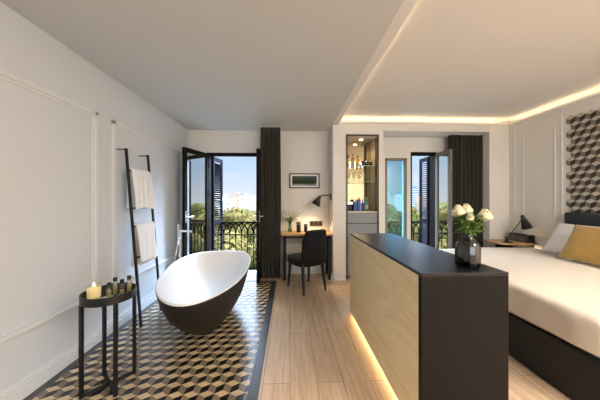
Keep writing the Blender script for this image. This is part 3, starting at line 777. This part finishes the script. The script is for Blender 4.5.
# ------------------------------------------------------------------ drinks niche
nic = thing('drinks_cabinet', 'tall built-in drinks cabinet with bronze frame, mirror back and grey drawers', 'cabinet', ((NX0+NX1)/2, 4.0, 0))
b = MB(); w = .026
for a in ((NX0, NX0+w, .0, NZ1), (NX1-w, NX1, .0, NZ1), (NX0, NX1, NZ1-w, NZ1)): b.box(a[0], a[1], YP-.008, YP+.10, a[2], a[3])
b.build('frame', M_brass, nic)
b = MB(); b.box(NX0+.001, NX0+.012, YP+.10, YD-.02, 1.1, NZ1-.001); b.box(NX1-.012, NX1-.001, YP+.10, YD-.02, 1.1, NZ1-.001); b.box(NX0+.001, NX1-.001, YP+.02, YD-.02, NZ1-.04, NZ1-.023)
b.build('lining', M_nichein, nic)
b = MB(); b.box(NX0+.001, NX1-.001, YD-.018, YD-.001, 1.10, NZ1-.002); b.build('mirror', M_mirror, nic)
b = MB(); b.box(NX0+w, NX1-w, YP+.002, YD-.018, 1.083, 1.106); b.build('counter', mat('niche_counter', (.62, .52, .42), .35), nic)
for z0, z1 in ((.915, 1.077), (.60, .905), (.30, .59), (.06, .29)):
    b = MB(); b.box(NX0+w+.002, NX1-w-.002, YP+.002, YP+.30, z0, z1); b.build('drawer', M_drawer, nic, bevel=.002)
for z in (1.865, 1.60):
    b = MB(); b.box(NX0+.012, NX1-.012, YP+.09, YD-.02, z-.008, z); sf_ = b.build('shelf', G_clear, nic); b = MB(); b.box(NX0+.012, NX1-.012, YP+.086, YP+.09, z-.008, z); b.build('front_edge', G_edge, sf_)
b = MB(); b.lathe([(.028, 0), (.028, .004)], (1.2, 4.02, NZ1-.046), 20); b.build('downlight', mat('downlight_glow', (1, .9, .7), .5, emit=(1, .8, .5), estr=18), nic)
add_light('cabinet_light', 'SPOT', (1.2, 4.02, NZ1-.055), 4.5, (1, .76, .42), (0, 0, 0), spot_size=math.radians(140), spot_blend=.5, shadow_soft_size=.03)
M_wine = mat('wine_bottle_glass', (.012, .012, .010), .15); M_lab = mat('paper_label', (.5, .42, .27), .7); M_gold = mat('spirit_gold', (.55, .32, .06), .25)
M_blue = mat('blue_packaging', (.015, .07, .33), .4); M_teal = mat('teal_bottle', (.03, .22, .26), .3); M_snack = mat('dark_navy_box', (.02, .025, .06), .5)
def bottle(x, y, z, r, h, m, label, lab=None, cap=M_black, grp='spirit bottles in the drinks cabinet'):
    t = thing('bottle', label, 'bottle', (x, y, z), grp)
    b = MB(); b.lathe([(r*.9, 0), (r, .006), (r, h*.56), (r*.75, h*.66), (r*.36, h*.74), (r*.34, h*.93)], (x, y, z), 20); b.build('bottle_body', m, t, smooth=True)
    b = MB(); b.lathe([(r*.42, h*.92), (r*.42, h)], (x, y, z), 14); b.build('cap', cap, t)
    if lab: b = MB(); b.lathe([(r*1.02, h*.14), (r*1.02, h*.44)], (x, y, z), 20, cap=False); b.build('bottle_label', lab, t, smooth=True)
bottle(.955, 4.02, 1.865, .036, .29, M_wine, 'tall dark wine bottle at the left of the top glass shelf', M_gold)
bottle(1.06, 4.02, 1.865, .034, .20, G_amber, 'amber spirit bottle with pale label beside the wine bottle', M_lab)
bottle(1.15, 4.04, 1.865, .034, .17, G_amber, 'short amber bottle in the middle of the top shelf', M_gold)
def tumbler(x, y, z, label, r=.030, h=.085, m=None):
    b = MB(); b.lathe([(r*.85, 0), (r, h), (r*.94, h), (r*.8, .008)], (x, y, z), 18)
    tag(b.build('tumbler', m, smooth=True), label, 'glass', 'glasses in the drinks cabinet')
G_dk = pane_mat('glass_dark', (.12, .14, .13), .25)
for i, x in enumerate((1.235, 1.30, 1.365)):
    tumbler(x, 4.02, 1.865, ('smoky tumbler on the top shelf beside the short amber bottle', 'middle smoky tumbler of the three on the top shelf', 'smoky tumbler at the right end of the top shelf')[i], m=G_dk)
def wineglass(x, y, z, label):
    b = MB(); b.lathe([(.030, 0), (.030, .003), (.004, .006), (.004, .07), (.020, .085), (.034, .12), (.030, .165), (.028, .165), (.031, .12), (.018, .09), (.002, .078)], (x, y, z), 18)
    tag(b.build('wine_glass', G_clear, smooth=True), label, 'glass', 'glasses in the drinks cabinet')
for i, x in enumerate((.98, 1.08, 1.18, 1.28)):
    wineglass(x, 4.0, 1.60, ('clear stem glass at the left end of the lower shelf', 'clear stem glass second from left on the lower shelf', 'clear stem glass third from left on the lower shelf', 'clear stem glass at the right end of the lower shelf')[i])
mach = thing('coffee_machine', 'small dark blue coffee machine on the cabinet counter', 'machine', (1.0, 4.0, 1.106))
b = MB(); b.box(.945, 1.05, 3.93, 4.12, 1.106, 1.13); b.box(.945, 1.05, 4.03, 4.12, 1.13, 1.26); b.build('machine_body', M_snack, mach, bevel=.006)
b = MB(); b.box(.95, 1.045, 3.95, 4.03, 1.215, 1.262); b.build('brew_head', M_chrome, mach, bevel=.006)
b = MB(); b.tube((1.0, 3.97, 1.215), (1.0, 3.97, 1.19), .008); b.build('spout', M_black, mach)
for i, (x, h_, mm, lb) in enumerate(((1.09, .15, M_blue, 'deep blue packet standing beside the coffee machine'), (1.15, .19, M_blue, 'taller blue packet in the middle of the cabinet counter'))):
    b = MB(); b.box(x-.025, x+.025, 3.95, 4.03, 1.106, 1.106+h_); b.box(x-.021, x+.021, 3.965, 4.015, 1.106+h_, 1.106+h_+.004)
    tag(b.build('snack_packet', mm, bevel=.004), lb, 'packet', 'blue packets on the cabinet counter')
bottle(1.22, 3.99, 1.106, .024, .20, M_blue, 'slim blue bottle on the cabinet counter beside the packets', None, M_lab, 'water bottles on the cabinet counter')
bottle(1.285, 3.99, 1.106, .031, .235, M_teal, 'teal water bottle with pale label at the right of the cabinet counter', M_lab, M_lab, 'water bottles on the cabinet counter')

# ------------------------------------------------------------------ console behind the bed foot
KX0, KX1, KY0, KY1, KZ = .675, 1.14, 1.205, 2.67, .92
kon = thing('console_cabinet', 'long low console with black top, dark brown end and pale oak side', 'cabinet', ((KX0+KX1)/2, (KY0+KY1)/2, 0))
b = MB(); b.box(KX0-.002, KX1, KY0, KY1, KZ-.018, KZ); b.build('top', M_stonetop, kon, bevel=.002)
b = MB(); b.box(KX0-.001, KX1, KY0, KY0+.03, .0, KZ-.018); b.build('end_panel', M_endpanel, kon, bevel=.002)
b = MB(); b.box(KX0, KX0+.02, KY0+.03, KY1, .045, KZ-.018); b.build('side_panel', M_oakp, kon, bevel=.0015)
b = MB(); b.box(KX0+.02, KX1-.02, KY0+.03, KY1-.02, .0451, KZ-.018); b.box(KX1-.02, KX1, KY0+.03, KY1, .045, KZ-.018); b.box(KX0+.02, KX1-.02, KY1-.02, KY1, .045, KZ-.018); b.build('carcass', M_endpanel, kon)
b = MB(); b.box(KX0+.07, KX1-.05, KY0+.03, KY1-.06, 0, .0451); b.build('plinth', M_endpanel, kon)
add_light('console_led', 'AREA', (KX0+.050, (KY0+KY1)/2+.02, .040), 1.6, (1, .74, .36), (0, math.radians(20), 0), .02, KY1-KY0-.10)

# vase with roses
vx, vy, vz = 1.018, 1.335, KZ
vas = thing('flower_vase', 'smoky grey-green ribbed glass bottle vase on the black console', 'vase', (vx, vy, vz))
b = MB(); n = 48; prof = [(.052, .0), (.060, .008), (.0615, .03), (.0615, .105), (.056, .130), (.040, .150), (.026, .162), (.0235, .178), (.027, .190), (.024, .190), (.021, .177), (.036, .148), (.052, .128), (.0575, .105), (.0575, .012), (.03, .010)]
vs_ = []; fs_ = []
for r, z in prof:
    for k in range(n):
        t = 2*PI*k/n; rr = r*(1+.022*math.cos(12*t)*(1 if r > .035 else .2)); vs_.append((vx+rr*math.cos(t), vy+rr*math.sin(t), vz+z))
for i in range(len(prof)-1):
    for k in range(n): fs_.append((i*n+k, i*n+(k+1) % n, (i+1)*n+(k+1) % n, (i+1)*n+k))
fs_.append(tuple(range(n))); fs_.append(tuple((len(prof)-1)*n+k for k in range(n)))
b.add(vs_, fs_); b.build('vase_body', G_smoke, vas, smooth=True)
M_ring = mat('dark_glass_base', (.012, .018, .020), .15)
b = MB(); b.lathe([(.050, .011), (.055, .015), (.050, .019)], (vx, vy, vz), 32); b.build('base', M_ring, vas, smooth=True)
bou = thing('bouquet', 'bunch of cream roses with green leaves in the console vase', 'flowers', (vx, vy, vz+.02))
heads = [(-.056, .00, .298, .043), (.008, .02, .305, .042), (.094, -.01, .268, .048), (-.010, -.03, .272, .026), (.045, .03, .275, .024), (-.03, .06, .285, .028)]
rnd = random.Random(5)
b = MB()
for hx, hy, hz, hr in heads: b.path([(vx+rnd.uniform(-.02, .02), vy+rnd.uniform(-.02, .02), vz+.02), (vx+hx*.12, vy+hy*.12, vz+.17), (vx+hx, vy+hy, vz+hz)], .0028, 6)
b.build('stems', M_stem, bou)
for hx, hy, hz, hr in heads:
    b = MB(); flower_head(b, (vx+hx, vy+hy, vz+hz-.012), hr, rnd, 16); flower_head(b, (vx+hx, vy+hy, vz+hz-.006), hr*.85, rnd, 8, 1.5)
    b.ball((vx+hx, vy+hy, vz+hz+.004), hr*.30, 8, 1.2); b.build('rose', M_petal, bou, smooth=True, fix=False)
b = MB()
for i in range(170):
    a = rnd.uniform(0, 6.28); h = rnd.uniform(.185, .285); r0 = rnd.uniform(0, .055)
    leaf_blade(b, (vx+.010+r0*math.cos(a), vy+r0*math.sin(a), vz+h), (math.cos(a), math.sin(a), rnd.uniform(-.5, .9)), rnd.uniform(.025, .045), .022)
b.build('leaves', M_green, bou, smooth=True, fix=False)

# ------------------------------------------------------------------ bed
X0, X1, Y0, Y1 = 1.815, 3.56, 1.32, 3.34
bed = thing('bed', 'wide double bed with dark upholstered base and headboard against the right wall', 'bed', ((X0+X1)/2, (Y0+Y1)/2, 0))
b = MB(); b.box(X0, X1, Y0, Y1, .012, .345); b.build('base', M_bedbase, bed, bevel=.012)
b = MB(); b.box(X0+.02, X1, Y0+.02, Y1-.02, .345, .565); b.build('mattress', M_pillow, bed, bevel=.03, bseg=3)
def headboard_fn():
    b = MB(); b.box(3.56, 3.645, 1.70, 2.98, .012, 1.135); return b
headboard_fn().build('headboard', M_headb, bed, bevel=.018, bseg=3)
b = MB()
for k in range(2):
    for j in range(2):
        b2 = MB(); b2.lathe([(.02, 0), (.025, .013)], (X0+.12+k*1.4, Y0+.12+j*1.75, 0), 12); b2.build('foot', M_legb, bed)
# duvet: rounded slab with soft folds, hanging over the foot and the sides
b = MB()
def duvet_fn(u, v):
    # u: across Y, v: from the headboard end (0) to foot and down the side (1)
    over = .20; Lx = 3.50-(X0-.012); W = Y1-Y0+.024
    su = u*(W+2*over)-over; sv = v*(Lx+over)
    rnd_ = .035
    def fold(s, lim):  # position along flat then dropping
        if s <= lim-rnd_: return s, 0
        if s <= lim-rnd_+rnd_*PI/2:
            a = (s-(lim-rnd_))/rnd_; return lim-rnd_+rnd_*math.sin(a), rnd_*(1-math.cos(a))
        return lim, rnd_+(s-(lim-rnd_+rnd_*PI/2))
    px_, d1 = fold(sv, Lx)
    if su < W/2: q, d2 = fold(W-su, W); py_ = W-q
    else: py_, d2 = fold(su, W)
    drop = max(d1, d2) if (d1 > rnd_ or d2 > rnd_) else d1+d2
    x = 3.50-px_; y = Y0-.012+py_
    z = .600-drop
    if drop < rnd_: z += .006*math.sin(x*5+y*2.0)+.004*math.sin(y*7-x*3)
    else:
        z = max(z, .345); wv = .006*math.sin(y*11+x*13)+.004*math.sin(y*23)
        x -= wv*(d1 > rnd_); y += wv*(d2 > rnd_)*(1 if su > W/2 else -1)
    return (x, y, z)
b.grid(duvet_fn, 84, 70)
du = b.build('duvet', M_duvet, smooth=True, solid=.014); tag(du, 'cream white duvet spread smooth over the bed', 'duvet')

def pillow(name, w, h, t, M_, m, label, cat, flange=0.0):
    b = MB(); b.M = M_
    for sg in (1, -1):
        def fn(u, v, sg=sg):
            a, c = 2*u-1, 2*v-1
            pin = 1-.07*(1-abs(c)**2)*abs(a)**3; pin2 = 1-.07*(1-abs(a)**2)*abs(c)**3
            th = t/2*(max(0, 1-abs(a)**2.6)**.55)*(max(0, 1-abs(c)**2.6)**.55)*(1+.05*math.sin(7*a+3*c)+.04*math.sin(9*c))
            return (a*w/2*pin, c*h/2*pin2, sg*th)
        b.grid(fn, 24, 20)
    o = b.build(name, m, smooth=True)
    bm = bmesh.new(); bm.from_mesh(o.data); bmesh.ops.remove_doubles(bm, verts=bm.verts, dist=.0005); bmesh.ops.recalc_face_normals(bm, faces=bm.faces); bm.to_mesh(o.data); bm.free()
    for p in o.data.polygons: p.use_smooth = True
    tag(o, label, cat); return o
def lean(x, y, z, tilt, yaw=0, roll=0):
    # local x -> world -Y (across), local y -> up, local z -> -X (face), leaning back by tilt
    base = Matrix(((0, 0, -1, 0), (-1, 0, 0, 0), (0, 1, 0, 0), (0, 0, 0, 1)))
    return Matrix.Translation((x, y, z)) @ Matrix.Rotation(yaw, 4, 'Z') @ Matrix.Rotation(tilt, 4, 'Y') @ Matrix.Rotation(roll, 4, 'X') @ base
pillow('pillow', .72, .43, .15, lean(3.375, 2.63, .82, math.radians(32)), M_pillow, 'white pillow leaning on the headboard behind the mustard cushion', 'pillow')
pillow('cushion', .60, .44, .13, lean(3.165, 2.33, .825, math.radians(30), math.radians(0)), M_mustard, 'mustard yellow cushion leaning in front of the white pillow', 'cushion')

# relief wall panel with cube pattern
M_pl = mat('relief_light', (0.50, 0.46, 0.40), .6, noise=.15, nscale=14); M_pm = mat('relief_mid', (0.19, 0.165, 0.14), .6, noise=.15, nscale=14); M_pd = mat('relief_dark', (0.030, 0.025, 0.021), .6, noise=.15, nscale=14)
b = MB(); s = .0600; w_ = math.sqrt(3)*s
PY1 = 3.015; zt = 2.39
cols = int(1.5/(w_)); rows = 14
for j in range(rows):
    for i in range(cols):
        cy = PY1-w_/2-i*w_-(w_/2 if j % 2 else 0); cz = zt-s-j*1.5*s
        # local 2d: a = towards the viewer (-Y) , c = z
        P = [(s*math.sin(k*PI/3), s*math.cos(k*PI/3)) for k in range(6)]; C = (0, 0)
        Pz = [(.0, 0)]
        def W(p, d): return (XR-.014-d, cy-p[0], cz+p[1])
        # centre stands proud a little
        for poly, sh in (([P[5], C, P[1], P[0]], 0), ([P[5], P[4], P[3], C], 1), ([C, P[3], P[2], P[1]], 2)):
            b.add([W(p, .008 if p is C else 0) for p in poly]+[(XR, cy-p[0], cz+p[1]) for p in poly],
                  [(0, 1, 2, 3)]+[(i_, 4+i_, 4+(i_+1) % 4, (i_+1) % 4) for i_ in range(4)], sh)
o = b.build('wall_panel', [M_pl, M_pm, M_pd], fix=False); tag(o, 'relief wall panel of grey and brown cube pattern above the headboard', 'wall panel')

# ------------------------------------------------------------------ nightstand and its things
NZ = .655
ns = thing('nightstand', 'floating oak bedside shelf with rounded corner beside the far bed edge', 'nightstand', (3.4, 3.58, NZ-.045))
b = MB(); nx0, nx1, ny0, ny1 = 3.10, XR-.001, 3.385, 3.76; r = .09; pts = []
for (cx_, cy_, a0) in ((nx0+r, ny1-r, 90), (nx0+r, ny0+r, 180)):
    for k in range(9): a = math.radians(a0+90*k/8); pts.append((cx_+r*math.cos(a), cy_+r*math.sin(a)))
pts += [(nx1, ny0), (nx1, ny1)]
def prism(b, pts, z0, z1):
    n = len(pts); b.add([(p[0], p[1], z0) for p in pts]+[(p[0], p[1], z1) for p in pts], [tuple(range(n))[::-1], tuple(range(n, 2*n))]+[(i, (i+1) % n, n+(i+1) % n, n+i) for i in range(n)])
prism(b, pts, NZ-.022, NZ); b.build('shelf_top', M_oaktop, ns, bevel=.002)
b = MB(); prism(b, [(3.3, ny0+.05), (nx1, ny0+.05), (nx1, ny1-.03), (3.3, ny1-.03)], NZ-.16, NZ-.022); b.build('drawer', M_legb, ns, bevel=.004)
add_light('nightstand_led', 'AREA', (3.52, 3.40, NZ-.03), .35, WARM, (0, 0, 0), .15, .02)

nl = thing('table_lamp', 'black bedside lamp with cone shade on an angled stem', 'lamp', (3.26, 3.46, NZ))
b = MB(); b.lathe([(.058, 0), (.060, .005), (.060, .012), (.02, .015)], (3.26, 3.46, NZ), 28); b.build('base', M_shade, nl, smooth=False)
b = MB(); b.path([(3.255, 3.46, NZ+.012), (3.25, 3.46, NZ+.075)], .012, 10); b.path([(3.25, 3.46, NZ+.06), (3.475, 3.46, 1.00)], .0055, 8); b.path([(3.225, 3.46, NZ+.02), (3.25, 3.46, NZ+.06)], .016, 10); b.build('stem', M_shade, nl, smooth=True)
T = Matrix.Translation((3.475, 3.455, 1.065)) @ Matrix.Rotation(math.radians(-22), 4, 'Y')
b = MB(); b.M = T; b.lathe([(.016, .0), (.022, -.005), (.030, -.05), (.068, -.205), (.065, -.205), (.027, -.05), (.012, -.01)], (0, 0, 0), 28); sh_ = b.build('lamp_shade', M_shade, nl, smooth=True)
b = MB(); b.ball(tuple(T @ Vector((0, 0, -.14))), .02, 10); b.build('bulb', M_bulb, sh_, smooth=True)
rad = thing('clock_radio', 'dark grey box radio on the bedside shelf behind the lamp', 'radio', (3.56, 3.53, NZ))
b = MB(); b.box(3.50, 3.62, 3.40, 3.70, NZ, NZ+.115); b.build('radio_case', M_black, rad, bevel=.006)
b = MB(); b.box(3.496, 3.50, 3.41, 3.69, NZ+.012, NZ+.10); b.build('speaker_grille', M_greyplastic, rad)

# ------------------------------------------------------------------ outside: park, trees, far buildings
GZ = -14.0
b = MB(); b.add([(-900, 6, GZ), (900, 6, GZ), (900, 1600, GZ), (-900, 1600, GZ)], [(0, 1, 2, 3)]); struct(b.build('ground', M_ground, origin=(0, 0, GZ)))
def tree_meshes(seed, R, H, nleaf, lf):
    rnd = random.Random(seed); b = MB(); blobs = []
    for i in range(11):
        a = rnd.uniform(0, 6.28); rr = rnd.uniform(0, R*.62); blobs.append((rr*math.cos(a), rr*math.sin(a), H-R*.5-rnd.uniform(-.35, 1.0)*R*.62, rnd.uniform(.38, .58)*R))
    for i in range(nleaf):
        c = blobs[rnd.randrange(len(blobs))]; d = Vector((rnd.gauss(0, 1), rnd.gauss(0, 1), rnd.gauss(0, 1))).normalized()
        p = Vector(c[:3])+d*c[3]*rnd.uniform(.72, 1.08)
        t = d.cross(Vector((rnd.gauss(0, 1), rnd.gauss(0, 1), rnd.gauss(0, 1)))).normalized(); n = (d+t*rnd.uniform(-.6, .6)).normalized(); s2 = n.cross(t)
        l = lf*rnd.uniform(.6, 1.3)
        b.add([p-t*l-s2*l*.5, p+t*l-s2*l*.5, p+t*l*.8+s2*l*.6, p-t*l*.7+s2*l*.6], [(0, 1, 2, 3)])
    return b, blobs
def make_tree(seed, R, H, m, label):
    t = thing('tree', label, 'tree', (0, 0, 0), 'trees in the park below')
    b, blobs = tree_meshes(seed, R, H, 4200, .21); b.build('foliage', m, t, fix=False)
    k = MB()
    for c in blobs: k.ball(c[:3], c[3]*.80, 8)
    b2 = k.build('inner_foliage', m, t, smooth=True)
    k = MB(); k.path([(0, 0, 0), (.1, .1, H*.4), (0, 0, H-R)], [.35, .25, .14], 8)
    for c in blobs[:6]: k.path([(0, 0, H*.42), (c[0]*.5, c[1]*.5, H*.42+(c[2]-H*.42)*.6), c[:3]], [.16, .1, .05], 6)
    k.build('trunk', M_bark, t)
    return t
protos = [make_tree(21, 3.6, 12.0, M_foliage, ''), make_tree(22, 3.0, 13.0, M_foliage2, ''), make_tree(23, 4.2, 12.5, M_foliage2, '')]
kinds = ['dark green broad tree', 'olive narrow tree', 'sunlit olive broad tree']
spots = []
rnd = random.Random(3)
for dist, step in ((17, .30), (25, .22), (36, .17), (52, .12), (75, .085)):
    a = -.92
    while a < 2.25:
        spots.append((a+rnd.uniform(-.02, .02), dist*rnd.uniform(.93, 1.08), dist)); a += step
rowname = {17: 'nearest the balcony', 25: 'in the second row', 36: 'in the middle row', 52: 'in the fourth row', 75: 'in the farthest row'}
used = [False]*3
cnt = {}
vis = []
for a, d, row in spots:
    if not (-.95 < a < -.02 or .16 < a < .70 or (1.0 < a < 2.3 and row < 60)): continue
    k = rnd.randrange(3); side = 'left of the picture' if a < 0 else 'bedroom window'
    x, y = a*d, d; sc = rnd.uniform(.9, 1.1)
    z = GZ-.0 if row > 17 else GZ-1.0
    o = protos[k] if not used[k] else dup(protos[k], (0, 0, 0)); used[k] = True
    o.location = (x, y, z); o.rotation_euler = (0, 0, rnd.uniform(0, 6.28)); o.scale = (sc, sc, (sc if row < 50 else sc*.98))
    # label by view
    where = 'in the bathroom door mirror image' if a > 1 else 'in the bedroom door mirror image' if a < -.5 else 'through the bathroom door' if a < 0 else 'through the bedroom windows'
    o['label'] = f'{kinds[k]} {rowname[row]} {where}'
    o['group'] = f'{kinds[k]}s {rowname[row]} {where}'
# far buildings
def building(x, y, w, dpt, h, m, label, roof=None, wins=True, name='apartment_building'):
    t = thing(name, label, 'building', (x, y, GZ), 'far pale buildings beyond the park')
    b = MB(); b.box(x-w/2, x+w/2, y, y+dpt, GZ, GZ+h); b.build('facade', m, t)
    b = MB(); b.box(x-w/2-.4, x+w/2+.4, y-.4, y+dpt+.4, GZ+h, GZ+h+.8); b.box(x-w*.2, x+w*.05, y+2, y+dpt*.6, GZ+h+.8, GZ+h+3); b.build('roof', roof or m, t)
    if wins:
        nx = max(2, int(w/6)); nz = max(2, int(h/4.5)); b = MB()
        for i in range(nx):
            for j in range(nz-2, nz):
                cx_ = x-w/2+(i+.5)*w/nx; cz = GZ+(j+.5)*h/nz; b2 = MB(); b2.box(cx_-1.0, cx_+1.0, y-.12, y+.1, cz-.8, cz+.8); b2.build('window', M_bglass, t)
B = [(-128, 300, 26, 18, 18.0, M_bpale, 'pale wide block at the left end of the skyline in the bathroom doorway', None),
     (-104, 270, 14, 14, 16.5, M_bsand, 'sand coloured block right of the pale wide block in the bathroom doorway', M_broof),
     (-92, 310, 16, 12, 21.5, M_bwhite, 'tallest white block of the skyline in the bathroom doorway', None),
     (-76, 260, 15, 14, 16.0, M_bpale, 'low pale block in the middle of the skyline in the bathroom doorway', M_broof),
     (-69, 320, 18, 14, 22.0, M_bsand, 'tall sand coloured block behind the low pale block', None),
     (-50, 280, 16, 14, 18.5, M_bwhite, 'white block with flat roof on the right of the doorway skyline', None),
     (-34, 300, 14, 14, 20.0, M_bpale, 'pale block at the right end of the skyline by the door leaf', None),
     (-118, 340, 16, 12, 23.0, M_bsand, 'distant sand block rising behind the left end of the skyline', None),
     (-60, 210, 20, 10, 13.6, M_bwhite, 'long low white building among the tree tops in the doorway', None),
     (118, 290, 22, 14, 20.0, M_bpale, 'pale low block at the left of the bedroom window skyline', None),
     (146, 310, 26, 14, 19.0, M_bwhite, 'white low building in the middle of the bedroom window skyline', None),
     (176, 300, 20, 12, 21.5, M_bsand, 'sand coloured block right of the glass tower', None),
     (132, 330, 14, 12, 24.0, M_bwhite, 'narrow white block behind the bedroom window trees', None)]
for q in B: building(*q)
tw = thing('tower_building', 'tall blue glass tower on the skyline beyond the bedroom door', 'tower', (212, 400, GZ))
b = MB(); b.box(204, 220, 400, 416, GZ, 21); b.build('facade', M_tower, tw)
b = MB(); b.box(207, 217, 403, 413, 21, 24); b.build('crown', M_tower, tw)
b = MB()
for k in range(8): b.box(203.8, 220.2, 399.7, 400, GZ+4+k*4, GZ+5+k*4)
b.build('floor_bands', M_bwhite, tw)
